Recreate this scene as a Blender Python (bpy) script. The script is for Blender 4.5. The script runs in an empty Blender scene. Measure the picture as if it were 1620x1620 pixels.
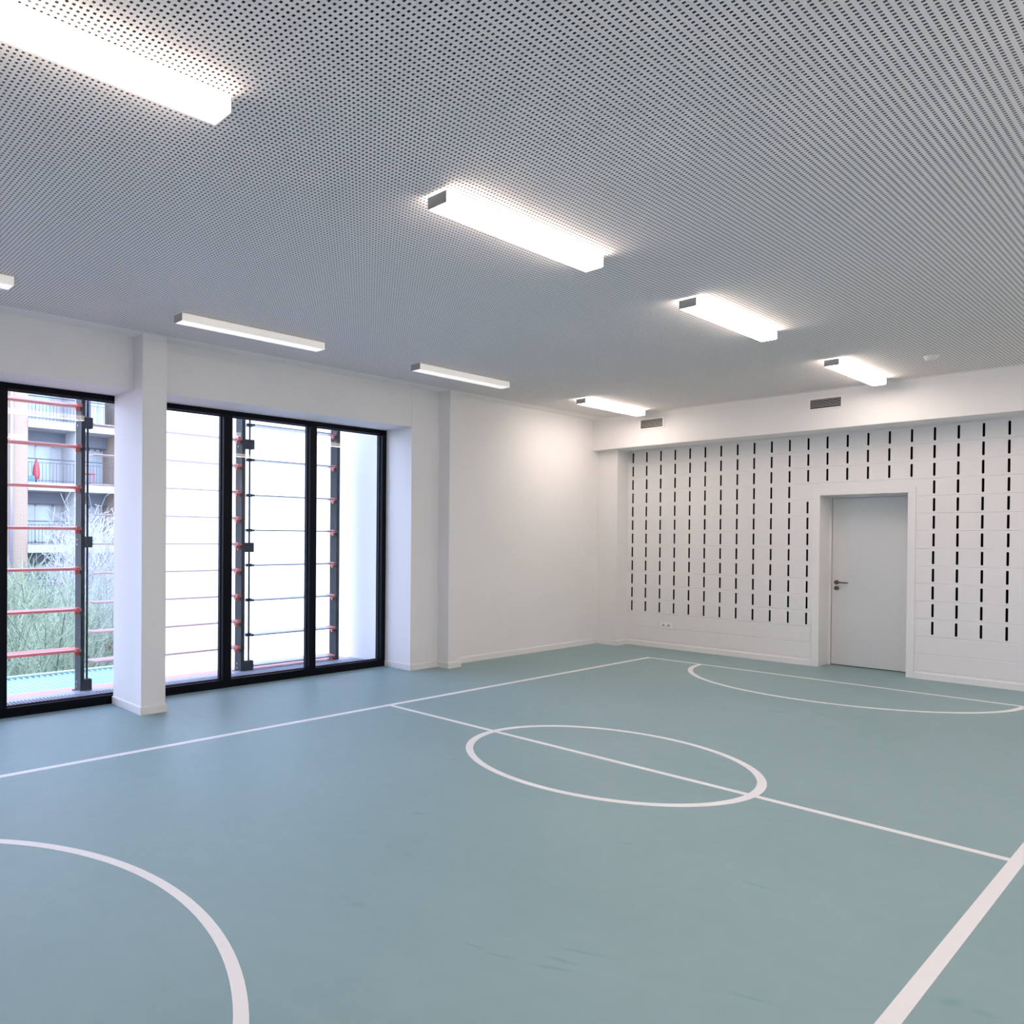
import bpy, math, random
from mathutils import Vector, Matrix
import numpy as np
random.seed(7)
C = bpy.context.scene.collection
PI = math.pi

# ------------------------------------------------------------------ materials
def new_mat(name):
    m = bpy.data.materials.new(name); m.use_nodes = True
    return m, m.node_tree.nodes, m.node_tree.links

def pbr(name, col, rough=.6, metal=0., noise=0., nscale=8., bump=0., bscale=60., spec=.5, emit=None, estr=0.):
    m, N, L = new_mat(name)
    b = N['Principled BSDF']
    b.inputs['Base Color'].default_value = (*col, 1)
    b.inputs['Roughness'].default_value = rough
    b.inputs['Metallic'].default_value = metal
    b.inputs['Specular IOR Level'].default_value = spec
    tc = N.new('ShaderNodeTexCoord')
    if noise:
        n = N.new('ShaderNodeTexNoise'); n.inputs['Scale'].default_value = nscale; n.inputs['Detail'].default_value = 4
        L.new(tc.outputs['Object'], n.inputs['Vector'])
        r = N.new('ShaderNodeMapRange'); r.inputs['To Min'].default_value = 1 - noise; r.inputs['To Max'].default_value = 1 + noise
        L.new(n.outputs['Fac'], r.inputs['Value'])
        v = N.new('ShaderNodeVectorMath'); v.operation = 'SCALE'; v.inputs[0].default_value = col
        L.new(r.outputs['Result'], v.inputs['Scale']); L.new(v.outputs['Vector'], b.inputs['Base Color'])
    if bump:
        n = N.new('ShaderNodeTexNoise'); n.inputs['Scale'].default_value = bscale; n.inputs['Detail'].default_value = 5
        L.new(tc.outputs['Object'], n.inputs['Vector'])
        bp = N.new('ShaderNodeBump'); bp.inputs['Strength'].default_value = bump; bp.inputs['Distance'].default_value = .002
        L.new(n.outputs['Fac'], bp.inputs['Height']); L.new(bp.outputs['Normal'], b.inputs['Normal'])
    if emit:
        b.inputs['Emission Color'].default_value = (*emit, 1); b.inputs['Emission Strength'].default_value = estr
    return m

def math_node(N, L, op, a, b=None, c=None):
    n = N.new('ShaderNodeMath'); n.operation = op
    for i, v in enumerate((a, b, c)):
        if v is None: continue
        if isinstance(v, (int, float)): n.inputs[i].default_value = v
        else: L.new(v, n.inputs[i])
    return n.outputs[0]

M = {}
M['plaster'] = pbr('white_plaster', (.86, .845, .84), .75, noise=.015, nscale=3, bump=.08, bscale=90, spec=.25)
M['paint'] = pbr('white_satin_paint', (.87, .855, .85), .45, noise=.01, spec=.35)
M['leaf'] = pbr('door_leaf_paint', (.76, .765, .765), .4, noise=.01, spec=.4)
M['slot'] = pbr('slot_black', (.006, .004, .004), .9, noise=.2, spec=.1)
M['black'] = pbr('black_aluminium', (.002, .003, .007), .45, noise=.15, nscale=20, spec=.12)
M['steel'] = pbr('brushed_steel', (.38, .36, .33), .35, .9, noise=.08, nscale=60)
M['bronze'] = pbr('dark_lever_steel', (.16, .14, .12), .4, .7, noise=.08, nscale=60)
M['linepaint'] = pbr('court_line_paint', (.86, .84, .84), .5, noise=.02, nscale=12, spec=.35)
M['housing'] = pbr('lamp_end_cap', (.42, .41, .40), .5, noise=.02, spec=.4)
M['base'] = pbr('lamp_base_metal', (.55, .55, .55), .5, noise=.02)
M['vent'] = pbr('vent_frame_white', (.93, .92, .91), .45, noise=.01)
M['ventslat'] = pbr('vent_slat', (.50, .50, .49), .5, .3, noise=.03)
M['fleece'] = pbr('acoustic_fleece', (.19, .185, .18), .95, noise=.1, nscale=50, spec=.1)
M['post'] = pbr('post_grey_steel', (.036, .045, .048), .6, 0, noise=.12, nscale=6, bump=.1, spec=.2)
M['postdark'] = pbr('post_dark_steel', (.018, .026, .036), .6, 0, noise=.15, nscale=6)
M['coral'] = pbr('coral_powder_coat', (.76, .21, .18), .3, noise=.04, nscale=10, spec=.6)
M['pink'] = pbr('overexposed_pink_blade', (.62, .36, .34), .3, noise=.03, nscale=10, spec=.6)  # washed-out look of overexposed blades put into the base colour
M['lilac'] = pbr('pale_lilac_blade', (.36, .34, .40), .3, noise=.03, nscale=10, spec=.6)
M['edge'] = pbr('blade_dark_edge', (.02, .022, .03), .5, noise=.1)
M['sill'] = pbr('sill_metal', (.42, .45, .56), .45, .3, noise=.05)
M['ledge'] = pbr('pink_ledge', (.60, .27, .27), .5, noise=.05)
M['whitewall'] = pbr('outside_white_render', (.90, .90, .90), .8, noise=.01, bump=.1, bscale=40, spec=.2)
M['roofblue'] = pbr('turquoise_roof_sheet', (.36, .66, .62), .35, noise=.06, nscale=2, spec=.5)
M['gutter'] = pbr('gutter_white', (.50, .60, .60), .4, noise=.04)
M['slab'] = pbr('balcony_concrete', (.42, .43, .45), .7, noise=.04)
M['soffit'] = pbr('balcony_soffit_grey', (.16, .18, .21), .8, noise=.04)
M['bframe'] = pbr('white_window_frame', (.56, .57, .57), .4, noise=.02)
M['bglass'] = pbr('far_window_glass', (.46, .56, .60), .15, noise=.25, nscale=1.5, spec=.8)  # blotchy grey-blue paints tree reflections into the pane colour
M['rail'] = pbr('balcony_rail_metal', (.05, .065, .08), .4, .5, noise=.1)
M['pipe'] = pbr('downpipe_zinc', (.34, .32, .38), .4, .3, noise=.05)
M['red'] = pbr('red_plastic', (.62, .10, .11), .5, noise=.05)
M['blue'] = pbr('blue_crate', (.12, .32, .68), .4, noise=.05)
M['bark'] = pbr('pale_bark', (.26, .32, .21), .8, noise=.3, nscale=3)
M['bark2'] = pbr('grey_bark', (.42, .42, .42), .8, noise=.3, nscale=3)
M['bark3'] = pbr('dark_green_bark', (.12, .155, .10), .8, noise=.3, nscale=3)
M['foliage'] = pbr('dull_green_leaves', (.055, .09, .05), .7, noise=.5, nscale=4)
M['soil'] = pbr('garden_soil', (.08, .10, .07), .95, noise=.3, nscale=1.5, bump=.3)
M['roofdark'] = pbr('roof_membrane', (.25, .26, .28), .9, noise=.1)
M['lampoff'] = pbr('opal_cover_dimmed', (.86, .85, .84), .35, noise=.01, emit=(1, .95, .90), estr=.62)
M['lampoffside'] = pbr('opal_cover_dimmed_side', (.80, .78, .75), .35, noise=.01, emit=(1, .94, .88), estr=.32)
LAMP = (1.0, .855, .755)
M['lampon'] = pbr('opal_cover_lit', (.9, .9, .88), .35, noise=.005, emit=LAMP, estr=28.0)
M['lampside'] = pbr('opal_cover_lit_side', (.9, .9, .88), .35, noise=.005, emit=LAMP, estr=8.0)

# block wall: courses 0.2 m, running bond 0.4 m, painted over
m, N, L = new_mat('painted_block_wall'); M['block'] = m
b = N['Principled BSDF']; b.inputs['Base Color'].default_value = (.86, .84, .84, 1); b.inputs['Roughness'].default_value = .6
b.inputs['Specular IOR Level'].default_value = .3
g = N.new('ShaderNodeNewGeometry'); sx = N.new('ShaderNodeSeparateXYZ'); L.new(g.outputs['Position'], sx.inputs[0])
cb = N.new('ShaderNodeCombineXYZ')
L.new(math_node(N, L, 'ADD', sx.outputs['Y'], 20 - .153), cb.inputs[0]); L.new(math_node(N, L, 'ADD', sx.outputs['Z'], 1.91), cb.inputs[1])
br = N.new('ShaderNodeTexBrick'); br.inputs['Scale'].default_value = 1; br.inputs['Brick Width'].default_value = 60; br.inputs['Row Height'].default_value = .2
br.inputs['Mortar Size'].default_value = .007; br.inputs['Mortar Smooth'].default_value = .9; br.offset = .5
L.new(cb.outputs[0], br.inputs['Vector'])
nz = N.new('ShaderNodeTexNoise'); nz.inputs['Scale'].default_value = 70; L.new(g.outputs['Position'], nz.inputs['Vector'])
nl = N.new('ShaderNodeTexNoise'); nl.inputs['Scale'].default_value = 1.7; L.new(g.outputs['Position'], nl.inputs['Vector'])
patch = math_node(N, L, 'MULTIPLY', math_node(N, L, 'SUBTRACT', nl.outputs['Fac'], .25), br.outputs['Fac'])
hgt = math_node(N, L, 'ADD', math_node(N, L, 'MULTIPLY', patch, -1.9), math_node(N, L, 'MULTIPLY', nz.outputs['Fac'], .15))
bp = N.new('ShaderNodeBump'); bp.inputs['Strength'].default_value = 1.0; bp.inputs['Distance'].default_value = .006
L.new(hgt, bp.inputs['Height']); L.new(bp.outputs['Normal'], b.inputs['Normal'])

# perforated ceiling board: real see-through holes, 12 mm squares on a 25 mm grid, smooth border
m, N, L = new_mat('perforated_gypsum'); M['perf'] = m
b = N['Principled BSDF']; b.inputs['Base Color'].default_value = (.95, .895, .88, 1); b.inputs['Roughness'].default_value = .8
b.inputs['Specular IOR Level'].default_value = .2
g = N.new('ShaderNodeNewGeometry'); sx = N.new('ShaderNodeSeparateXYZ'); L.new(g.outputs['Position'], sx.inputs[0])
def band(s, off):
    f = math_node(N, L, 'FRACT', math_node(N, L, 'DIVIDE', math_node(N, L, 'ADD', s, off), .025))
    return math_node(N, L, 'LESS_THAN', math_node(N, L, 'ABSOLUTE', math_node(N, L, 'SUBTRACT', f, .5)), .222)
mask = math_node(N, L, 'MULTIPLY', band(sx.outputs['X'], 10.0095), band(sx.outputs['Y'], 10.0145))
mask = math_node(N, L, 'MULTIPLY', mask, math_node(N, L, 'LESS_THAN', sx.outputs['Y'], 5.835))
mask = math_node(N, L, 'MULTIPLY', mask, math_node(N, L, 'LESS_THAN', sx.outputs['X'], 10.66))
tr = N.new('ShaderNodeBsdfTransparent'); mx = N.new('ShaderNodeMixShader')
L.new(mask, mx.inputs[0]); L.new(b.outputs[0], mx.inputs[1]); L.new(tr.outputs[0], mx.inputs[2])
L.new(mx.outputs[0], N['Material Output'].inputs['Surface'])

# window glass
m, N, L = new_mat('clear_glazing'); M['glass'] = m
N.remove(N['Principled BSDF'])
tr = N.new('ShaderNodeBsdfTransparent'); tr.inputs[0].default_value = (.95, .965, .97, 1)
gl = N.new('ShaderNodeBsdfGlossy'); gl.inputs['Roughness'].default_value = .0
fr = N.new('ShaderNodeFresnel'); fr.inputs['IOR'].default_value = 1.5
gb = N.new('ShaderNodeNewGeometry')
fac = math_node(N, L, 'MULTIPLY', fr.outputs[0], math_node(N, L, 'SUBTRACT', 1.0, gb.outputs['Backfacing']))
mx = N.new('ShaderNodeMixShader'); L.new(fac, mx.inputs[0]); L.new(tr.outputs[0], mx.inputs[1]); L.new(gl.outputs[0], mx.inputs[2])
L.new(mx.outputs[0], N['Material Output'].inputs['Surface'])

# sports floor with a few shaped scuffs
m, N, L = new_mat('teal_sports_floor'); M['floor'] = m
b = N['Principled BSDF']; b.inputs['Roughness'].default_value = .42; b.inputs['Specular IOR Level'].default_value = .6
g = N.new('ShaderNodeNewGeometry'); sx = N.new('ShaderNodeSeparateXYZ'); L.new(g.outputs['Position'], sx.inputs[0])
n1 = N.new('ShaderNodeTexNoise'); n1.inputs['Scale'].default_value = .9; n1.inputs['Detail'].default_value = 4; L.new(g.outputs['Position'], n1.inputs['Vector'])
n2 = N.new('ShaderNodeTexNoise'); n2.inputs['Scale'].default_value = 9; n2.inputs['Detail'].default_value = 4; L.new(g.outputs['Position'], n2.inputs['Vector'])
mixf = math_node(N, L, 'ADD', math_node(N, L, 'MULTIPLY', n1.outputs['Fac'], .65), math_node(N, L, 'MULTIPLY', n2.outputs['Fac'], .35))
rp = N.new('ShaderNodeMix'); rp.data_type = 'RGBA'
rp.inputs[6].default_value = (.222, .348, .362, 1); rp.inputs[7].default_value = (.260, .388, .405, 1)
mr = N.new('ShaderNodeMapRange'); mr.inputs['From Min'].default_value = .35; mr.inputs['From Max'].default_value = .65; L.new(mixf, mr.inputs['Value'])
L.new(mr.outputs['Result'], rp.inputs[0])
scuffs = [(2.40, 1.80, .033, .007, -1.26), (2.42, 1.70, .048, .007, -1.08), (2.70, 1.53, .074, .011, -1.01), (2.58, 1.55, .054, .011, -1.19), (2.51, 1.54, .065, .010, -.94),
          (3.87, 1.37, .062, .012, -1.47), (2.90, 1.04, .062, .010, -1.19), (3.43, .63, .044, .025, -.62), (3.44, .55, .025, .02, -.96), (2.26, 2.30, .027, .018, -.83),
          (4.31, 3.43, .022, .018, -.97), (3.30, 2.86, .035, .012, -.76), (8.17, 2.39, .073, .015, -2.18), (5.73, 4.13, .027, .015, -1.07), (3.85, 1.95, .037, .01, -1.31),
          (8.32, 2.16, .082, .015, -1.65), (7.96, 2.68, .062, .015, -1.54)]
tot = None
for (cx, cy, la, lb, an) in scuffs:
    dx = math_node(N, L, 'SUBTRACT', sx.outputs['X'], cx); dy = math_node(N, L, 'SUBTRACT', sx.outputs['Y'], cy)
    u = math_node(N, L, 'ADD', math_node(N, L, 'MULTIPLY', dx, math.cos(an) / la), math_node(N, L, 'MULTIPLY', dy, math.sin(an) / la))
    v = math_node(N, L, 'ADD', math_node(N, L, 'MULTIPLY', dx, -math.sin(an) / lb), math_node(N, L, 'MULTIPLY', dy, math.cos(an) / lb))
    r2 = math_node(N, L, 'ADD', math_node(N, L, 'MULTIPLY', u, u), math_node(N, L, 'MULTIPLY', v, v))
    e = math_node(N, L, 'POWER', 2.718, math_node(N, L, 'MULTIPLY', r2, -1.0))
    tot = e if tot is None else math_node(N, L, 'ADD', tot, e)
sc = N.new('ShaderNodeMix'); sc.data_type = 'RGBA'; sc.inputs[7].default_value = (.10, .27, .29, 1)
L.new(math_node(N, L, 'MULTIPLY', math_node(N, L, 'MINIMUM', tot, 1.0), .45), sc.inputs[0]); L.new(rp.outputs[2], sc.inputs[6])
L.new(sc.outputs[2], b.inputs['Base Color'])
mr2 = N.new('ShaderNodeMapRange'); mr2.inputs['To Min'].default_value = .44; mr2.inputs['To Max'].default_value = .56
L.new(n1.outputs['Fac'], mr2.inputs['Value']); L.new(mr2.outputs['Result'], b.inputs['Roughness'])

# beige brick of the building across
m, N, L = new_mat('beige_brick'); M['brick'] = m
b = N['Principled BSDF']; b.inputs['Roughness'].default_value = .9
g = N.new('ShaderNodeNewGeometry'); sx = N.new('ShaderNodeSeparateXYZ'); L.new(g.outputs['Position'], sx.inputs[0])
cb = N.new('ShaderNodeCombineXYZ'); L.new(math_node(N, L, 'ADD', sx.outputs['X'], sx.outputs['Y']), cb.inputs[0]); L.new(sx.outputs['Z'], cb.inputs[1])
br = N.new('ShaderNodeTexBrick'); br.inputs['Scale'].default_value = 1; br.inputs['Brick Width'].default_value = .24; br.inputs['Row Height'].default_value = .08
br.inputs['Mortar Size'].default_value = .008
br.inputs['Color1'].default_value = (.38, .28, .20, 1); br.inputs['Color2'].default_value = (.365, .27, .195, 1); br.inputs['Mortar'].default_value = (.43, .35, .28, 1)
L.new(cb.outputs[0], br.inputs['Vector']); L.new(br.outputs['Color'], b.inputs['Base Color'])

# ------------------------------------------------------------------ mesh helper
class MB:
    def __init__(s): s.v = []; s.f = []; s.mi = []; s.sm = []
    def face(s, pts, mi=0):
        k = len(s.v); s.v += [tuple(p) for p in pts]; s.f.append(tuple(range(k, k + len(pts)))); s.mi.append(mi); s.sm.append(False)
    def box(s, x0, x1, y0, y1, z0, z1, mi=0, ch=0):
        if ch:   # chamfered box: convex hull of inset corners
            P = []
            X, Y, Z = (x0, x1), (y0, y1), (z0, z1); sg = (1, -1)
            k = len(s.v); idx = {}
            for i in (0, 1):
                for j in (0, 1):
                    for l in (0, 1):
                        for a in range(3):
                            p = [X[i] + sg[i] * ch, Y[j] + sg[j] * ch, Z[l] + sg[l] * ch]
                            p[a] = (X[i], Y[j], Z[l])[a]
                            idx[i, j, l, a] = len(s.v); s.v.append(tuple(p))
            def add(q): s.f.append(tuple(q)); s.mi.append(mi); s.sm.append(False)
            for a in range(3):
                o = [t for t in range(3) if t != a]
                for e in (0, 1):
                    q = []
                    for (c, d) in ((0, 0), (1, 0), (1, 1), (0, 1)):
                        t = [0, 0, 0]; t[a] = e; t[o[0]] = c; t[o[1]] = d; q.append(idx[(*t, a)])
                    add(q if (e == 1) ^ (a == 1) else q[::-1])
            for a in range(3):     # edge chamfers: edges along axis a
                o = [t for t in range(3) if t != a]
                for c in (0, 1):
                    for d in (0, 1):
                        t0 = [0, 0, 0]; t0[o[0]] = c; t0[o[1]] = d; t1 = list(t0); t1[a] = 1
                        q = [idx[(*t0, o[0])], idx[(*t1, o[0])], idx[(*t1, o[1])], idx[(*t0, o[1])]]
                        add(q)
            for i in (0, 1):
                for j in (0, 1):
                    for l in (0, 1): add([idx[i, j, l, 0], idx[i, j, l, 1], idx[i, j, l, 2]])
            return s
        k = len(s.v)
        s.v += [(x, y, z) for z in (z0, z1) for x, y in ((x0, y0), (x1, y0), (x1, y1), (x0, y1))]
        for q in ((0, 3, 2, 1), (4, 5, 6, 7), (0, 1, 5, 4), (1, 2, 6, 5), (2, 3, 7, 6), (3, 0, 4, 7)):
            s.f.append(tuple(k + i for i in q)); s.mi.append(mi); s.sm.append(False)
        return s
    def tube(s, a, b, r0, r1=None, n=12, cap=True, mi=0):
        a, b = Vector(a), Vector(b); r1 = r0 if r1 is None else r1
        d = (b - a).normalized(); u = d.orthogonal().normalized(); w = d.cross(u)
        k = len(s.v)
        for p, r in ((a, r0), (b, r1)):
            for i in range(n):
                t = 2 * PI * i / n; s.v.append(tuple(p + r * (math.cos(t) * u + math.sin(t) * w)))
        for i in range(n):
            j = (i + 1) % n; s.f.append((k + i, k + j, k + n + j, k + n + i)); s.mi.append(mi); s.sm.append(n > 6)
        if cap:
            s.f.append(tuple(k + i for i in range(n))[::-1]); s.mi.append(mi); s.sm.append(False)
            s.f.append(tuple(k + n + i for i in range(n))); s.mi.append(mi); s.sm.append(False)
        return s
    def lathe(s, c, prof, n=28, axis='z', mi=0):
        c = Vector(c); k = len(s.v)
        for r, h in prof:
            for i in range(n):
                t = 2 * PI * i / n; x, y = r * math.cos(t), r * math.sin(t)
                s.v.append(tuple(c + (Vector((x, y, h)) if axis == 'z' else Vector((h, x, y)))))
        for j in range(len(prof) - 1):
            for i in range(n):
                i2 = (i + 1) % n; s.f.append((k + j * n + i, k + j * n + i2, k + (j + 1) * n + i2, k + (j + 1) * n + i)); s.mi.append(mi); s.sm.append(True)
        for j, fl in ((0, 1), (len(prof) - 1, 0)):
            q = [k + j * n + i for i in range(n)]; s.f.append(tuple(q[::-1] if fl else q)); s.mi.append(mi); s.sm.append(False)
        return s
    def prism(s, prof, x0, x1, mi=0):      # profile in (y,z), extruded along x
        k = len(s.v); n = len(prof)
        for x in (x0, x1): s.v += [(x, y, z) for y, z in prof]
        for i in range(n):
            j = (i + 1) % n; s.f.append((k + i, k + j, k + n + j, k + n + i)); s.mi.append(mi); s.sm.append(False)
        s.f.append(tuple(range(k, k + n))[::-1]); s.f.append(tuple(range(k + n, k + 2 * n))); s.mi += [mi, mi]; s.sm += [False, False]
        return s
    def sweep(s, path, prof, mi=0):        # path in (x,y); prof = (offset to the right of travel, z); mitred corners
        pts = []
        n = len(path)
        for i, p in enumerate(path):
            p = Vector(p); ds = []
            if i > 0: ds.append((p - Vector(path[i - 1])).normalized())
            if i < n - 1: ds.append((Vector(path[i + 1]) - p).normalized())
            nr = [Vector((d.y, -d.x)) for d in ds]
            if len(nr) == 1: off = nr[0]
            else: off = (nr[0] + nr[1]) / (1 + nr[0].dot(nr[1]))
            pts.append([(p.x + off.x * o, p.y + off.y * o, z) for o, z in prof])
        k = len(s.v); q = len(prof)
        for r in pts: s.v += r
        for i in range(n - 1):
            for j in range(q):
                j2 = (j + 1) % q
                s.f.append((k + i * q + j, k + i * q + j2, k + (i + 1) * q + j2, k + (i + 1) * q + j)); s.mi.append(mi); s.sm.append(False)
        s.f.append(tuple(range(k, k + q))); s.f.append(tuple(k + (n - 1) * q + j for j in range(q))[::-1]); s.mi += [mi, mi]; s.sm += [False, False]
        return s
    def build(s, name, mats, parent=None, fix=True):
        me = bpy.data.meshes.new(name); me.from_pydata(s.v, [], s.f)
        for m in (mats if isinstance(mats, (list, tuple)) else [mats]): me.materials.append(m)
        me.polygons.foreach_set('material_index', s.mi); me.polygons.foreach_set('use_smooth', s.sm)
        if fix:
            import bmesh
            bm = bmesh.new(); bm.from_mesh(me); bmesh.ops.recalc_face_normals(bm, faces=bm.faces); bm.to_mesh(me); bm.free()
        me.update()
        o = bpy.data.objects.new(name, me); C.objects.link(o)
        if parent: o.parent = parent
        return o

def tag(o, label=None, cat=None, group=None, kind=None):
    if label: o['label'] = label
    if cat: o['category'] = cat
    if group: o['group'] = group
    if kind: o['kind'] = kind
    return o
def empty(name, loc=(0, 0, 0)):
    o = bpy.data.objects.new(name, None); o.empty_display_size = .05; C.objects.link(o); o.location = loc
    return o
def copy_tree(o, parent=None):
    c = o.copy(); C.objects.link(c); c.parent = parent
    for ch in list(o.children): copy_tree(ch, c)
    return c

# ------------------------------------------------------------------ room measures (metres)
ZC, ZK, XK, XB = 3.36, 2.902, 10.749, 11.213
YW, YG, YF = 6.03, 6.436, 5.865
X0, Y0 = -.85, -.95            # rear wall and right wall, behind and beside the camera
SLX = .2

# floor and its painted lines
fl = MB().box(X0 - .1, XB + .45, Y0 - .1, YG + .12, -.12, 0).build('floor', M['floor']); tag(fl, 'teal green sports floor with white court lines', 'floor', kind='structure')
XH, XE, XN, YA, YB, LW, LT = 5.207, 10.170, .244, 4.8935, .720, .053, .0008
YM = (YA + YB) / 2
def strip(name, x0, x1, y0, y1, label):
    o = MB().box(x0, x1, y0, y1, 0, LT).build(name, M['linepaint'], fl); o['label'] = label
def arc(name, cx, cy, r, a0, a1, n, label, z=LT):
    m = MB(); ri, ro = r - LW / 2, r + LW / 2
    for i in range(n):
        t0 = a0 + (a1 - a0) * i / n; t1 = a0 + (a1 - a0) * (i + 1) / n
        P = [(cx + R * math.cos(t), cy + R * math.sin(t)) for R, t in ((ri, t0), (ro, t0), (ro, t1), (ri, t1))]
        m.face([(x, y, z) for x, y in P])
        m.face([(P[1][0], P[1][1], 0), (P[2][0], P[2][1], 0), (P[2][0], P[2][1], z), (P[1][0], P[1][1], z)])
        m.face([(P[3][0], P[3][1], 0), (P[0][0], P[0][1], 0), (P[0][0], P[0][1], z), (P[3][0], P[3][1], z)])
    o = m.build(name, M['linepaint'], fl); o['label'] = label
h = LW / 2
strip('sideline', XN - h, XE + h, YA - h, YA + h, 'white sideline near the windows')
strip('sideline', XN - h, XE + h, YB - h, YB + h, 'white sideline crossing the lower right corner')
strip('end_line', XE - h, XE + h, YB + h, YA - h, 'white end line near the block wall')
strip('end_line', XN - h, XN + h, YB + h, YA - h, 'white end line behind the camera')
strip('halfway_line', XH - h, XH + h, YB + h, YA - h, 'white halfway line')
arc('centre_circle', XH, YM, .932, 0, 2 * PI, 96, 'white centre circle', LT * 1.3)
arc('goal_arc', XE, YM, 1.437, PI / 2, 3 * PI / 2, 72, 'white goal arc near the block wall', LT * 1.3)
arc('goal_arc', XN, YM, 1.437, -PI / 2, PI / 2, 72, 'white goal arc at the lower left', LT * 1.3)

# ceiling
ce = MB(); ce.face([(X0, Y0, ZC), (X0, YW + .01, ZC), (XK, YW + .01, ZC), (XK, Y0, ZC)])
ce = ce.build('ceiling', M['perf'], fix=False); tag(ce, 'white perforated acoustic ceiling', 'ceiling', kind='structure')
MB().box(X0 - .2, XB + .4, Y0 - .2, YG + .3, ZC + .013, ZC + .25).build('acoustic_backing', M['fleece'], ce)

# left (window) wall
w = MB()
w.box(X0 - .1, 6.76, YW + .004, YG + .14, 2.892, ZC + .01)                     # lintel over the windows
w.box(6.76, XB + .4, YW, YG + .14, -.1, ZC + .01)                               # pier and long plain wall
w.box(X0 - .1, -.42, YW, YG + .14, -.1, 2.892)
wl = w.build('wall_left', M['plaster']); tag(wl, 'white plaster wall with the tall windows', 'wall', kind='structure')
MB().box(7.25, 7.47, YF, YW, 0, ZC).build('pilaster', M['plaster'], wl)
# column standing in front of the glazing
col = empty('column', (3.225, 6.15, 0)); tag(col, 'free standing square white column between the two windows', 'column')
o = MB().box(3.105, 3.35, 5.872, 6.43, 0, ZC, ch=.003).build('shaft', M['plaster'], col); o.matrix_parent_inverse = Matrix.Translation((-3.225, -6.15, 0))

BP = [(0, 0), (.013, 0), (.013, .066), (.009, .073), (0, .075)]
o = MB().sweep([(3.105, 6.43), (3.105, 5.872), (3.35, 5.872), (3.35, 6.43)], [(a, b) for a, b in BP]).build('skirting', M['paint'], col); o.matrix_parent_inverse = Matrix.Translation((-3.225, -6.15, 0))
bl = MB().sweep([(6.76, 6.43), (6.76, YW), (7.25, YW), (7.25, YF), (7.47, YF), (7.47, YW), (10.905, YW)], BP)
bl.sweep([(X0, YW), (-.42, YW), (-.42, 6.43)], BP)
tag(bl.build('baseboard_left', M['paint']), 'white skirting along the window wall', 'baseboard', kind='structure')

# back wall of painted blocks with sound slots
w = MB()
def slot_tile(yc, zc, ya, yb, za, zb):
    hw, hl, dep = .0102, .0745, .07
    ring = [(-hw, -hl + .006), (-hw * .45, -hl), (hw * .45, -hl), (hw, -hl + .006), (hw, hl - .006), (hw * .45, hl), (-hw * .45, hl), (-hw, hl - .006)]
    j = (random.random() - .5) * .003
    ring = [(yc + a + j, zc + b) for a, b in ring]
    outer = [(ya, za), (yb, za), (yb, zb), (ya, zb)]
    R = [(XB, y, z) for y, z in ring]; O = [(XB, y, z) for y, z in outer]
    # ring order: bl, b, b, br, tr, t, t, tl (ya side is -y)
    w.face([O[0], O[1], R[3], R[2], R[1], R[0]]); w.face([O[1], O[2], R[4], R[3]])
    w.face([O[2], O[3], R[7], R[6], R[5], R[4]]); w.face([O[3], O[0], R[0], R[7]])
    B = [(XB + dep, y, z) for y, z in ring]
    for i in range(8):
        k = (i + 1) % 8; w.face([R[i], R[k], B[k], B[i]], 1)
    w.face(B, 1)
NR = 12
for i in range(33):
    yc = 5.653 - .2 * i; ya, yb = yc - .1, min(yc + .1, 5.735)
    door_zone = 12 <= i <= 16
    for r in range(NR):
        zc = 2.789 - .2 * r; za, zb = zc - .1, zc + .1
        if door_zone and r >= 3: continue
        if i == 11 and r == 3: w.face([(XB, ya, za), (XB, yb, za), (XB, yb, zb), (XB, ya, zb)]); continue
        slot_tile(yc, zc, ya, yb, za, zb)
    if not door_zone: w.face([(XB, ya, -.02), (XB, yb, -.02), (XB, yb, .489), (XB, ya, .489)])
    w.face([(XB, ya, 2.889), (XB, yb, 2.889), (XB, yb, 2.95), (XB, ya, 2.95)])
def q(y0, y1, z0, z1): w.face([(XB, y0, z0), (XB, y1, z0), (XB, y1, z1), (XB, y0, z1)])
q(3.345, 3.353, -.02, 2.289); q(2.353, 2.452, -.02, 2.289); q(2.452, 3.345, 2.165, 2.289)
w.box(XB + .075, XB + .42, 3.36, 6.4, -.1, 3.0); w.box(XB + .075, XB + .42, Y0 - .1, 2.43, -.1, 3.0); w.box(XB + .075, XB + .42, 2.43, 3.36, 2.2, 3.0)
wb = w.build('wall_back', [M['block'], M['slot']], fix=False); tag(wb, 'white painted block wall with rows of black slots', 'wall', kind='structure')
MB().box(XK, XB + .42, Y0 - .1, YW + .02, ZK, ZC + .012, ch=.003).build('bulkhead', M['plaster'], wb)
MB().box(10.90, XB + .1, 5.725, YW + .02, 0, ZK).build('corner_pier', M['plaster'], wb)
bb = MB().sweep([(10.90, YW), (10.90, 5.725), (XB, 5.725), (XB, 3.398)], BP); bb.sweep([(XB, 2.407), (XB, Y0)], BP)
tag(bb.build('baseboard_back', M['paint']), 'white skirting along the slotted block wall', 'baseboard', kind='structure')

# remaining walls
wr = MB().box(X0 - .1, XB + .4, Y0 - .12, Y0, -.1, ZC + .01).build('wall_right', M['plaster']); tag(wr, 'white plaster wall right of the camera', 'wall', kind='structure')
we = MB().box(X0 - .12, X0, Y0 - .1, YG + .14, -.1, ZC + .01).build('wall_front', M['plaster']); tag(we, 'white plaster wall behind the camera', 'wall', kind='structure')

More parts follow.
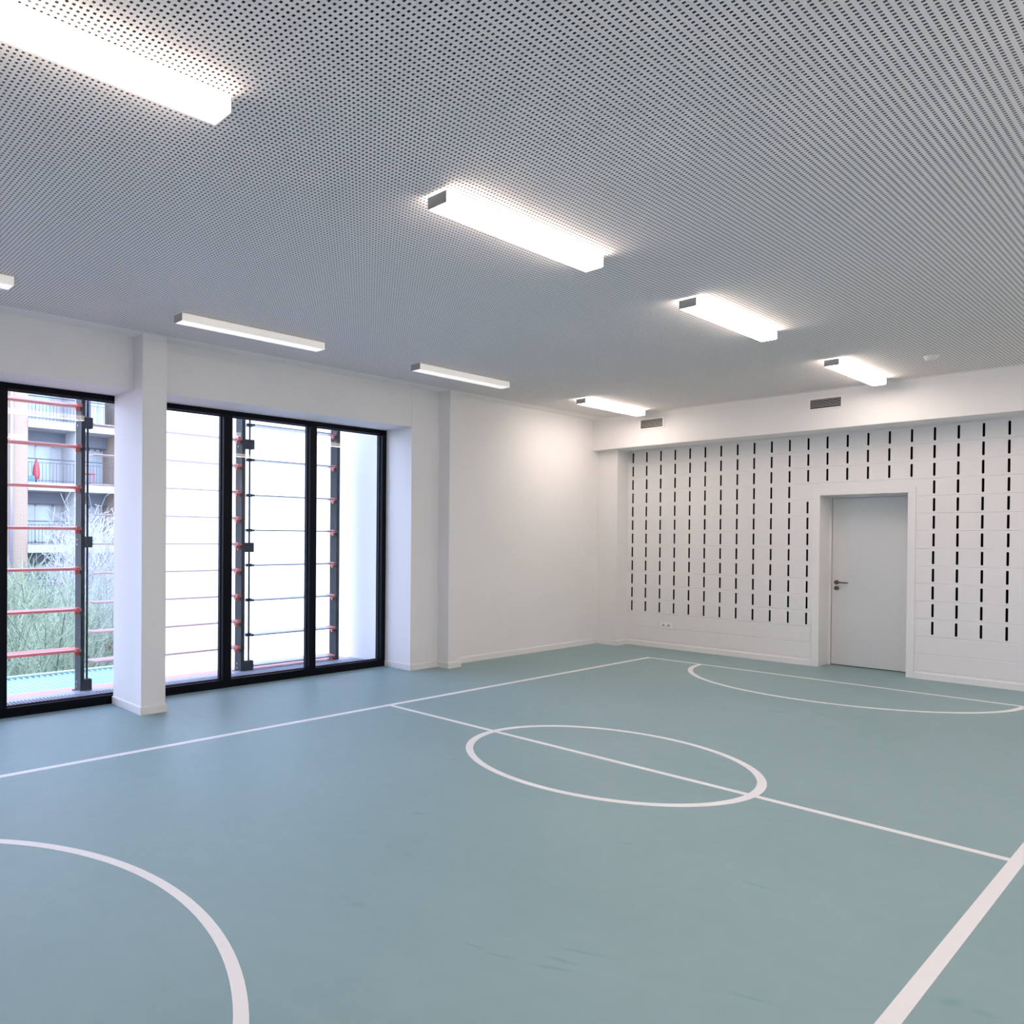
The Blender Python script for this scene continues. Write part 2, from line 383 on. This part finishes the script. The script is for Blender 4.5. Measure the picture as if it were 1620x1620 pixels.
# door with deep lining
XL = 11.585
d1 = MB()
d1.box(XB - .012, XL + .02, 3.32, 3.397, 0, 2.205, ch=.002); d1.box(XB - .012, XL + .02, 2.408, 2.478, 0, 2.205, ch=.002)
d1.box(XB - .012, XL + .02, 2.478, 3.32, 2.136, 2.205, ch=.002)
d1.box(XL - .035, XL + .02, 3.298, 3.32, 0, 2.136); d1.box(XL - .035, XL + .02, 2.478, 2.498, 0, 2.136); d1.box(XL - .035, XL + .02, 2.498, 3.298, 2.116, 2.136)
d1 = d1.build('door_1', M['paint']); tag(d1, 'flush white door in a deep white lining in the block wall', 'door', kind='structure')
lf = MB().box(XL - .012, XL + .035, 2.502, 3.294, .009, 2.112, ch=.002).build('door_leaf', M['leaf'], d1)
MB().box(XL + .036, XL + .3, 2.42, 3.39, -.1, 2.3).build('dark_gap', M['slot'], d1)
ly, lz = 3.245, 1.048
hd = MB().lathe((XL - .012, ly, lz), [(.026, 0), (.026, -.008), (.022, -.010)], 24, 'x')
hd.tube((XL - .02, ly, lz), (XL - .062, ly, lz), .010); hd.tube((XL - .062, ly + .008, lz), (XL - .062, ly - .115, lz - .003), .0095, .0085)
hd.tube((XL - .062, ly - .112, lz - .003), (XL - .045, ly - .122, lz - .003), .0085, .007)
o = hd.build('door_handle', M['bronze'], lf); o['label'] = 'dark steel lever handle'
kh = MB().lathe((XL - .012, ly, lz - .075), [(.026, 0), (.026, -.008), (.022, -.010)], 24, 'x').box(XL - .026, XL - .02, ly - .004, ly + .004, lz - .09, lz - .066)
o = kh.build('lock_rose', M['bronze'], lf); o['label'] = 'round steel lock cover'

# ------------------------------------------------------------------ windows
def window(name, xs, x_end0, x_end1, label):
    # xs: list of mullion intervals
    root = empty(name, ((x_end0 + x_end1) / 2, YG, 0)); tag(root, label, 'window', kind='structure')
    inv = Matrix.Translation(tuple(-c for c in root.location))
    def part(m, n, mat, par=root):
        o = m.build(n, mat, par)
        o.matrix_parent_inverse = inv
        return o
    f = MB(); y0, y1 = YG, YG + .10
    f.box(x_end0, x_end1, y0, y1, 0, .082, ch=.002); f.box(x_end0, x_end1, y0, y1, 2.84, 2.893, ch=.002)
    for a, b in xs: f.box(a, b, y0 + .0005, y1, .08, 2.842, ch=.002)
    fr = part(f, 'frame', M['black'])
    edges = sorted(xs); bays = [(edges[i][1], edges[i + 1][0]) for i in range(len(edges) - 1)]
    for a, b in bays:
        g = MB().box(a - .005, b + .005, YG + .058, YG + .064, .078, 2.846)
        part(g, 'pane', M['glass'])
    bd = MB()
    for a, b in bays:
        bd.box(a, b, YG + .05, YG + .057, .082, .094); bd.box(a, b, YG + .05, YG + .057, 2.828, 2.84)
        bd.box(a, a + .012, YG + .05, YG + .057, .094, 2.828); bd.box(b - .012, b, YG + .05, YG + .057, .094, 2.828)
    part(bd, 'glazing_bead', M['edge'])
window('window_1', [(-.42, -.33), (.83, .94), (2.0, 2.108), (3.2, 3.31)], -.42, 3.31, 'tall black framed window left of the column')
window('window_2', [(3.3105, 3.36), (4.352, 4.462), (5.535, 5.632), (6.695, 6.762)], 3.3105, 6.762, 'tall black framed window right of the column')

# ------------------------------------------------------------------ ceiling lights
def make_light(mat):
    r = empty('ceiling_light')
    L_, W = 1.52, .118
    b_ = MB().box(.03, L_ - .03, -.04, .04, -.012, 0).build('mounting_base', M['base'], r)
    c = MB().box(.004, L_ - .004, -W / 2, W / 2, -.073, -.012, ch=.004).build('diffuser', mat, r)
    for p_ in c.data.polygons: p_.material_index = 0 if p_.normal.z < -.8 else 1
    for x0, x1 in ((0, .004), (L_ - .004, L_)):
        MB().box(x0, x1, -W / 2 - .0005, W / 2 + .0005, -.0738, -.0112).build('end_cap', M['housing'], r)
    return r
on, off = make_light([M['lampon'], M['lampside']]), make_light([M['lampoff'], M['lampoffside']])
used = set()
def light(kind, x, y, label, group):
    src = on if kind else off
    o = src if kind not in used else copy_tree(src); used.add(kind)
    o.location = (x, y, ZC); tag(o, label, 'ceiling light', group)
YR, YL, YX = 2.56, 5.17, -.05
light(1, SLX, YR, 'lit batten ceiling light cut by the top left corner of the photo', 'lit batten lights')
light(1, 3.045, YR, 'lit batten ceiling light, second of the middle row from the top left', 'lit batten lights')
light(1, 5.845, YR, 'lit batten ceiling light, third of the middle row from the top left', 'lit batten lights')
light(1, 8.90, YR, 'lit batten ceiling light nearest the right hand wall vent', 'lit batten lights')
light(1, 8.93, YL, 'lit batten ceiling light nearest the left hand wall vent', 'lit batten lights')
light(0, SLX, YL, 'dimmed batten ceiling light cut by the left edge of the photo', 'dimmed batten lights by the windows')
light(0, 3.045, YL, 'dimmed batten ceiling light over the column and three pane window', 'dimmed batten lights by the windows')
light(0, 5.84, YL, 'dimmed batten ceiling light above the pilaster, farthest of the dimmed row', 'dimmed batten lights by the windows')
for x, l in ((SLX, 'nearest the camera'), (3.045, 'second from the camera'), (5.845, 'third from the camera'), (8.9, 'nearest the block wall')):
    light(1, x, YX, 'lit batten ceiling light of the row right of the frame, ' + l, 'lit batten lights')

# air vents on the bulkhead
def vent(y0, y1, z0, z1, label):
    r = empty('air_vent', (XK, (y0 + y1) / 2, z0)); tag(r, label, 'air vent', 'vents on the bulkhead')
    W, H = y1 - y0, z1 - z0; x = -.011; t = .017
    f = MB(); a, b = -W / 2, W / 2
    f.box(x, 0, a - t, b + t, -t, 0); f.box(x, 0, a - t, b + t, H, H + t); f.box(x, 0, a - t, a, 0, H); f.box(x, 0, b, b + t, 0, H)
    f.build('frame', M['vent'], r)
    MB().box(-.0015, -.0002, a, b, 0, H).build('opening', M['slot'], r)
    for i in range(5):
        zc = H * (i + .95) / 5.6
        s = MB(); s.v = []; k = 0
        P = [(-.0058, zc - .0035), (-.0058, zc + .0035), (-.0040, zc + .0045), (-.0040, zc - .0025)]
        s.v = [(px, a, pz) for px, pz in P] + [(px, b, pz) for px, pz in P]
        s.f = [(0, 1, 5, 4), (1, 2, 6, 5), (2, 3, 7, 6), (3, 0, 4, 7), (3, 2, 1, 0), (4, 5, 6, 7)]; s.mi = [0] * 6; s.sm = [False] * 6
        s.build('slat', M['ventslat'], r)
vent(5.012, 5.316, 3.152, 3.266, 'small slatted wall vent on the bulkhead near the room corner')
vent(2.992, 3.296, 3.156, 3.262, 'small slatted wall vent on the bulkhead above the door')

# smoke detector
r = empty('smoke_detector', (9.53, 1.95, ZC)); tag(r, 'small round white smoke detector on the perforated ceiling', 'smoke detector')
MB().lathe((0, 0, 0), [(.055, 0), (.055, -.012), (.050, -.016)], 32).build('base', M['vent'], r)
MB().lathe((0, 0, 0), [(.046, -.016), (.046, -.026), (.040, -.036), (.026, -.040), (.010, -.041)], 32).build('cover', M['paint'], r)

# double socket
r = empty('wall_socket', (XB, 5.15, .335)); tag(r, 'white double wall socket low on the slotted block wall', 'wall socket')
MB().box(-.012, 0, -.08, .08, -.042, .042, ch=.002).build('plate', M['vent'], r)
for y in (.036, -.036):
    ring = MB().lathe((-.0122, y, .002), [(.024, .0), (.024, -.002), (.020, -.002)], 24, 'x').build('socket_ring', M['vent'], r)
    MB().lathe((-.0145, y, .002), [(.0185, 0.0), (.0185, -.0004)], 20, 'x').build('socket_well', M['ventslat'], ring)
    pn = MB().tube((-.0148, y - .0095, .002), (-.0155, y - .0095, .002), .003, n=8); pn.tube((-.0148, y + .0095, .002), (-.0155, y + .0095, .002), .003, n=8)
    pn.build('pin_hole', M['slot'], ring)

# ------------------------------------------------------------------ outside: sill, louvres, posts
sl = MB().box(-.6, 6.8, YG + .11, YG + .14, -.06, .04)
s0 = empty('floor_grating', (3, 6.7, 0)); tag(s0, 'metal grating strip along the foot of the windows outside', 'grating')
def off_part(m, n, mat, root):
    o = m.build(n, mat, root); o.matrix_parent_inverse = Matrix.Translation(tuple(-c for c in root.location)); return o
f = MB().box(-.6, 6.8, 6.585, 6.60, -.03, .035).box(-.6, 6.8, 6.94, 7.09, -.03, .02)
off_part(f, 'edge_bar', M['sill'], s0)
f = MB(); x = -.55
while x < 6.78: f.box(x, x + .012, 6.60, 6.94, .005, .03); x += .036
off_part(f, 'grating_bars', M['sill'], s0)
tag(MB().box(-.7, 6.81, 6.585, 7.36, -.35, -.03).build('outer_ledge', M['soffit']), 'grey concrete ledge under the metal grating outside', 'ledge')
tag(MB().box(-.7, 6.81, 7.10, 7.36, -.03, -.0305 + .03, ch=.004).build('coping_strip', M['ledge']), 'pale pink coping strip beyond the louvre posts', 'coping')

def post(x0, x1, ya, yb, xr, label, brk):
    r = empty('louvre_post', (x0, ya, 0)); tag(r, label, 'post', 'grey steel louvre posts')
    dx, dy = x1 - x0, yb - ya
    MB().box(0, dx, 0, .012, .0125, 3.6).build('front_flange', M['postdark'], r)  # shade on the front face put into the colour, darker than the web
    f = MB().box(0, .006, .012, dy, .0125, 3.6).box(.006, dx, dy - .01, dy, .0125, 3.6)
    f.build('side_web', M['post'], r)
    MB().box(-.02, dx + .02, -.02, dy + .02, .0005, .012).build('foot_plate', M['postdark'], r)
    if xr:
        MB().tube((xr - x0, .05, .02), (xr - x0, .05, 3.5), .011).build('rod', M['postdark'], r)
        for z in brk:
            b_ = MB().box(dx, xr - x0 + .035, .0, .06, z, z + .11, ch=.002).build('clamp', M['postdark'], r)
            for zz in (.03, .08): MB().tube((-.004, dy - .05, z + zz), (0, dy - .05, z + zz), .008, n=8).build('bolt', M['steel'], b_)
    return r
post(3.045, 3.088, 7.05, 7.19, 3.135, 'grey steel louvre post outside left of the white column', (.02, 1.46, 2.66))
post(5.012, 5.062, 7.04, 7.165, 5.158, 'grey steel louvre post outside, middle of the window right of the column', (.02, 1.40, 2.60))
post(6.495, 6.55, 7.04, 7.16, None, 'grey steel louvre post outside beside the white wing wall', ())
post(1.03, 1.075, 7.05, 7.19, 1.12, 'grey steel louvre post outside the left frame edge', (.02, 1.46, 2.66))

def louvre(x0, x1, z, mat, chord, th, label, group, name='louvre', proto=None):
    if proto:
        o = copy_tree(proto)
    else:
        o = empty(name); Ln = x1 - x0; c = chord
        P = [(0, 0), (-c * .12, -th * .8), (c * .15, -th), (c * .55, -th * .75), (c, -th * .15), (c, 0), (c * .5, th * .18), (c * .1, th * .2)]
        MB().prism(P, .03, Ln - .03).build('blade', mat, o)
        if mat is M['lilac']: MB().box(.03, Ln - .03, -c * .13 - .003, -c * .13 + .001, -th * .95, -th * .25).build('edge_strip', M['edge'], o)
        if mat is M['lilac']: MB().box(-.05, .03, .03, .065, -.022, .012, ch=.004).box(-.01, .035, -.01, .03, -.018, .004).build('rod_clamp', M['postdark'], o)
        for xa, xb in (((0, .055), (Ln - .055, Ln)) if mat is M['coral'] else ((Ln - .055, Ln),)):
            B = [(-.02, .006), (c * .3, .014), (min(c * .8, .13), .008), (min(c * .8, .13), -.012), (.06, -.028), (.035, -.062), (.016, -.062), (.013, -.026), (-.02, -.022)]
            MB().prism(B, xa, xb).build('end_bracket', M['coral'], o)
    o.location = (x0, 7.06, z); tag(o, label, 'louvre', group)
    return o
ords = ['topmost', 'second from the top', 'third from the top', 'fourth from the top', 'fifth from the top', 'sixth from the top', 'seventh from the top', 'eighth from the top', 'ninth from the top', 'tenth from the top']
za = [2.89, 2.48, 2.07, 1.66, 1.255, .845, .435]
p = None
for i, z in enumerate(za): 
    q_ = louvre(1.13, 3.05, z, M['coral'], .21, .026, 'coral louvre blade left of the first post, %s' % ords[i], 'coral louvres in the left window', proto=p); p = p or q_
p = None
for i, z in enumerate([2.715, 2.41, 2.105, 1.80, 1.50, 1.20, .90, .60, .30]):
    q_ = louvre(3.155, 5.015, z, M['pink'], .19, .014, 'overexposed pink louvre blade between first and second post, %s' % ords[i], 'overexposed pink louvres behind the column', proto=p); p = p or q_
p = None
for i, z in enumerate([2.895, 2.485, 2.07, 1.66, 1.25, .84, .43, .072]):
    q_ = louvre(5.175, 6.52, z, M['lilac'], .22, .012, 'pale lilac louvre blade with a dark edge before the white wing, %s' % ords[i], 'pale lilac louvres by the wing wall', proto=p); p = p or q_

# white wing wall and terrace beside the windows
wg = empty('white_wing', (6.85, 6.6, 0)); tag(wg, 'white rendered wing of the building outside the right hand window', 'building')
off_part(MB().box(6.82, 7.3, 6.575, 13.2, -4, 7.5, ch=.03), 'side_wall', M['whitewall'], wg)
off_part(MB().box(4.33, 6.83, 7.45, 8.95, -4, -.09, ch=.01), 'low_terrace', M['whitewall'], wg)
up = MB().box(-3, 12, YG + .14, YG + .5, 3.1, 7.5).box(-3, 12, Y0, YG + .5, 4.0, 4.2).build('facade_above', M['whitewall']); tag(up, 'white upper wall above the windows outside', 'facade', kind='structure')

# turquoise roof
rf = empty('lean_to_roof', (2, 8, 0)); tag(rf, 'turquoise ribbed lean-to roof below the left window', 'roof')
m = MB(); x = -.4; k = 0
pr = []
while x < 4.3:
    m.box(x, x + .058, 7.52, 8.72, -.16, -.125); m.box(x + .058, x + .072, 7.52, 8.74, -.16, -.105); x += .072
off_part(m, 'ribbed_sheet', M['roofblue'], rf)
off_part(MB().box(-.4, 4.31, 8.74, 8.80, -.26, -.085, ch=.008), 'gutter', M['gutter'], rf)
off_part(MB().box(-.4, 4.31, 7.44, 7.52, -.2, -.10, ch=.004), 'flashing', M['bframe'], rf)
off_part(MB().box(-.4, 4.31, 7.5, 8.74, -4, -.17), 'shed_wall', M['soffit'], rf)

tag(MB().box(-30, 60, 6.7, 90, -4.3, -4.0).build('garden_ground', M['soil']), 'dark garden ground below the windows', 'ground', kind='structure')

# ------------------------------------------------------------------ apartment building across
BY = 31.0
ab = empty('apartment_building', (12, BY, -4)); tag(ab, 'beige brick apartment building with white balconies behind the bare trees', 'building')
P = lambda m, n, mat, par=ab: off_child(m, n, mat, par)
def off_child(m, n, mat, par):
    o = m.build(n, mat, par)
    if par is ab: o.matrix_parent_inverse = Matrix.Translation(tuple(-c for c in ab.location))
    else: o.matrix_parent_inverse = Matrix.Identity(4)
    return o
P(MB().box(3, 11.0, BY, BY + 8, -4, 12), 'brick_wall', M['brick'])
P(MB().box(11.0, 20, BY + 1.7, BY + 8, -4, 12), 'rear_wall', M['bframe'])
P(MB().tube((10.28, BY - .08, -4), (10.28, BY - .08, 12), .07), 'downpipe', M['pipe'])
P(MB().box(15.2, 20, BY, BY + 1.7, -4, 12), 'brick_wall', M['brick'])
P(MB().box(13.15, 13.45, BY + .1, BY + 1.7, -4, 12), 'divider', M['bframe'])
for zt in (-1.45, 1.2, 3.85, 6.5, 9.15):
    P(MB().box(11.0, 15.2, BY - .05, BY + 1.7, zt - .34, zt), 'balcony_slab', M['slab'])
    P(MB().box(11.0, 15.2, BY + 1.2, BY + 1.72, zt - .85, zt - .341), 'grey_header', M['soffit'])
    for xa, xb in ((11.02, 13.1), (13.5, 15.15)):
        rl = MB().box(xa, xb, BY, BY + .04, zt + .98, zt + 1.02).box(xa, xb, BY + .01, BY + .03, zt + .84, zt + .86).box(xa, xb, BY + .01, BY + .03, zt + .08, zt + .1)
        x = xa
        while x < xb: rl.box(x, x + .014, BY + .01, BY + .024, zt + .0, zt + .85); x += .155
        P(rl, 'balcony_railing', M['rail'])
    for xa, xb in ((11.12, 12.75), (13.55, 14.35), (14.45, 15.1)):
        f = MB(); t = .07; y0 = BY + 1.64; z0, z1 = zt + .1, zt + 1.78
        f.box(xa, xb, y0, y0 + .05, z0, z0 + t); f.box(xa, xb, y0, y0 + .05, z1 - t, z1); f.box(xa, xa + t, y0, y0 + .05, z0, z1); f.box(xb - t, xb, y0, y0 + .05, z0, z1)
        xm = (xa + xb) / 2; f.box(xm - .035, xm + .035, y0, y0 + .05, z0, z1)
        fo = P(f, 'balcony_window', M['bframe'])
        o = MB().box(xa + t, xb - t, y0 + .02, y0 + .03, z0 + t, z1 - t).build('pane', M['bglass'], fo)
# things on the balcony
r = empty('folded_parasol', (11.55, BY + .5, 3.85)); tag(r, 'folded red parasol standing on the far balcony', 'parasol')
MB().lathe((0, 0, 0), [(.02, .15), (.13, .2), (.16, .45), (.12, .75), (.03, 1.02)], 14).build('canopy', M['red'], r); MB().tube((0, 0, 0), (0, 0, 1.08), .02).build('pole', M['rail'], r)
r = empty('crate', (11.27, BY + .5, 3.85)); tag(r, 'blue plastic crate beside the folded red parasol', 'crate')
MB().box(-.15, .15, -.15, .15, 0, .03).box(-.15, -.13, -.15, .15, .03, .3).box(.13, .15, -.15, .15, .03, .3).box(-.13, .13, -.15, -.13, .03, .3).box(-.13, .13, .13, .15, .03, .3).build('crate_body', M['blue'], r)
r = empty('balcony_table', (13.98, BY + .7, 3.85)); tag(r, 'small red table on the far balcony beside the grey post', 'table')
MB().box(-.3, .3, -.3, .3, .52, .56).build('tabletop', M['red'], r)
for a in (-.26, .26):
    for b_ in (-.26, .26): MB().tube((a, b_, 0), (a * .9, b_ * .9, .52), .018, n=6).build('leg', M['red'], r)
r = empty('satellite_cabinet', (14.2, BY + .35, 6.5)); r.name = 'grey_cabinet'; tag(r, 'grey blue cabinet on the upper far balcony', 'cabinet')
MB().box(-.35, .4, -.2, .2, 0, 1.15, ch=.02).build('cabinet_body', M['soffit'], r)
MB().box(-.3, .02, -.215, -.2, .08, 1.08).build('cabinet_door', M['bglass'], r)
MB().box(.05, .35, -.215, -.2, .08, 1.08).build('cabinet_door', M['bglass'], r)

# ------------------------------------------------------------------ bare shrubs and bushes
def branches(seed, height, R, nstem, kids, thick):
    rnd = random.Random(seed); m = MB(); tw = MB()
    def grow(p, d, ln, r, lv):
        segs = (6, 4, 3, 1)[lv]
        for s_ in range(segs):
            d2 = (d + Vector((rnd.uniform(-1, 1), rnd.uniform(-1, 1), rnd.uniform(-.4, .7))) * .2).normalized()
            q2 = p + d2 * ln / segs; r2 = max(r * .88, .006)
            if math.hypot(q2.x, q2.y) > R or q2.z > height * rnd.uniform(.72, 1.05): return
            (m if lv < 1 else tw).tube(p, q2, r, r2, n=5 if lv < 1 else 3, cap=False)
            if lv < 3 and (s_ or lv):
                for _ in range(kids):
                    side = d2.orthogonal().normalized(); side = Matrix.Rotation(rnd.uniform(0, 2 * PI), 3, d2) @ side
                    nd = (d2 * .8 + side * rnd.uniform(.4, 1.0)).normalized()
                    grow(q2, nd, (1.9, 1.1, .5)[lv] * rnd.uniform(.7, 1.2), max(r2 * .55, .006), lv + 1)
            p, d, r = q2, d2, r2
    for i in range(nstem):
        a = rnd.uniform(0, 2 * PI); t = R * .75 / height * rnd.uniform(.3, 1.7)
        grow(Vector((.15 * math.cos(a), .15 * math.sin(a), 0)), Vector((math.cos(a) * t, math.sin(a) * t, 1)).normalized(), height * rnd.uniform(.75, 1), thick, 0)
    return m, tw
def shrub(x, y, seed, height, R, mat, label, kids=2, nstem=8, thick=.022):
    r = empty('bare_tree', (x, y, -4)); tag(r, label, 'tree', 'bare trees in the garden')
    a, t = branches(seed, height, R, nstem, kids, thick)
    a.build('stem', M['bark3'] if mat is M['bark'] else mat, r, fix=False); t.build('twigs', mat, r, fix=False)
shrub(3.95, 10.9, 1, 5.3, 1.35, M['bark'], 'bare green twigged shrub nearest the louvre posts', kids=2, nstem=9)
shrub(6.1, 14.6, 2, 5.0, 1.4, M['bark'], 'bare green twigged shrub second from the louvre posts', kids=2, nstem=8)
shrub(6.9, 18.6, 3, 5.2, 1.7, M['bark'], 'bare green twigged shrub third from the louvre posts')
shrub(9.6, 21.6, 4, 7.3, 1.7, M['bark2'], 'tall white twigged bare tree before the middle balconies', thick=.026)
shrub(12.2, 26.9, 5, 7.4, 1.9, M['bark2'], 'white twigged bare tree closest to the apartment building', thick=.026)
shrub(8.4, 25.5, 6, 5.2, 1.7, M['bark'], 'low bare tree in front of the beige brick pier')

def bush(x, y, z, seed, w_, h_, n, label):
    rnd = np.random.RandomState(seed)
    u = rnd.normal(size=(n, 3)); u /= np.linalg.norm(u, axis=1)[:, None]; rad = rnd.uniform(.45, 1, size=(n, 1)) ** .5
    lump = 1 + .18 * np.sin(u[:, :1] * 7 + seed) * np.cos(u[:, 1:2] * 6)
    c = u * rad * lump * np.array([w_, w_ * .8, h_ / 2]) + np.array([0, 0, h_ / 2])
    c = c[c[:, 2] > 0.02]; n = len(c)
    a = rnd.normal(size=(n, 3)); a /= np.linalg.norm(a, axis=1)[:, None]; b_ = np.cross(a, rnd.normal(size=(n, 3))); b_ /= np.linalg.norm(b_, axis=1)[:, None]
    s1, s2 = .05, .014
    V = np.stack([c - a * s1, c + b_ * s2, c + a * s1, c - b_ * s2], 1).reshape(-1, 3)
    F = np.arange(4 * n).reshape(-1, 4)
    r = empty('leafy_bush', (x, y, z)); tag(r, label, 'bush', 'low bushes under the bare trees')
    me = bpy.data.meshes.new('foliage'); me.from_pydata(V.tolist(), [], F.tolist()); me.materials.append(M['foliage'])
    o = bpy.data.objects.new('foliage', me); C.objects.link(o); o.parent = r
    tr = MB()
    for i in range(5): tr.tube((0, 0, 0), (rnd.uniform(-.5, .5) * w_, rnd.uniform(-.5, .5) * w_, h_ * .6), .04, .015, n=6)
    tr.build('stem', M['bark'], r)
bush(4.9, 12.75, -4, 11, .7, 2.6, 3500, 'dark green bush just beyond the turquoise roof')
bush(5.6, 16.6, -4, 12, .8, 2.6, 4000, 'green bush behind the second bare shrub')
bush(9.0, 18.0, -4, 13, .8, 2.6, 4000, 'green bush right of the third bare shrub')
bush(7.4, 22.2, -4, 14, .9, 3.0, 5000, 'green bush in the middle distance of the garden')
bush(10.6, 29.2, -4, 15, 1.2, 4.4, 10000, 'green bush against the apartment building')

# ------------------------------------------------------------------ world and camera
wd = bpy.data.worlds.new('overcast_sky'); bpy.context.scene.world = wd; wd.use_nodes = True
N = wd.node_tree.nodes; L = wd.node_tree.links; bg = N['Background']
tc = N.new('ShaderNodeTexCoord'); sp = N.new('ShaderNodeSeparateXYZ'); L.new(tc.outputs['Generated'], sp.inputs[0])
mr = N.new('ShaderNodeMapRange'); mr.inputs['From Min'].default_value = -.1; mr.inputs['From Max'].default_value = .9; L.new(sp.outputs['Z'], mr.inputs['Value'])
mx = N.new('ShaderNodeMix'); mx.data_type = 'RGBA'; mx.inputs[6].default_value = (.80, .88, 1.20, 1); mx.inputs[7].default_value = (.70, .85, 1.32, 1)
L.new(mr.outputs['Result'], mx.inputs[0]); L.new(mx.outputs[2], bg.inputs['Color']); bg.inputs['Strength'].default_value = 5.1

F, CX, CY, YAW, PITCH, ROLL, H = 1182.06, 399.68, 860.43, .9372, -.0089, .0061, 1.5733
fw = Vector((math.cos(YAW) * math.cos(PITCH), math.sin(YAW) * math.cos(PITCH), math.sin(PITCH)))
r_ = fw.cross(Vector((0, 0, 1))).normalized(); u_ = r_.cross(fw)
c_, s_ = math.cos(ROLL), math.sin(ROLL); r2 = c_ * r_ + s_ * u_; u2 = -s_ * r_ + c_ * u_
cam = bpy.data.cameras.new('camera'); co = bpy.data.objects.new('camera', cam); C.objects.link(co)
mt = Matrix((r2, u2, -fw)).transposed().to_4x4(); mt.translation = (0, 0, H); co.matrix_world = mt
cam.sensor_width = 36; cam.lens = F / 1620 * 36; cam.shift_x = (810 - CX) / 1620; cam.shift_y = (CY - 810) / 1620; cam.clip_start = .05
bpy.context.scene.camera = co
vs = bpy.context.scene.view_settings
bpy.context.scene.display_settings.display_device = 'sRGB'
vs.view_transform = 'Standard'; vs.look = 'None'; vs.gamma = 1; vs.use_curve_mapping = False; vs.exposure = 0.17
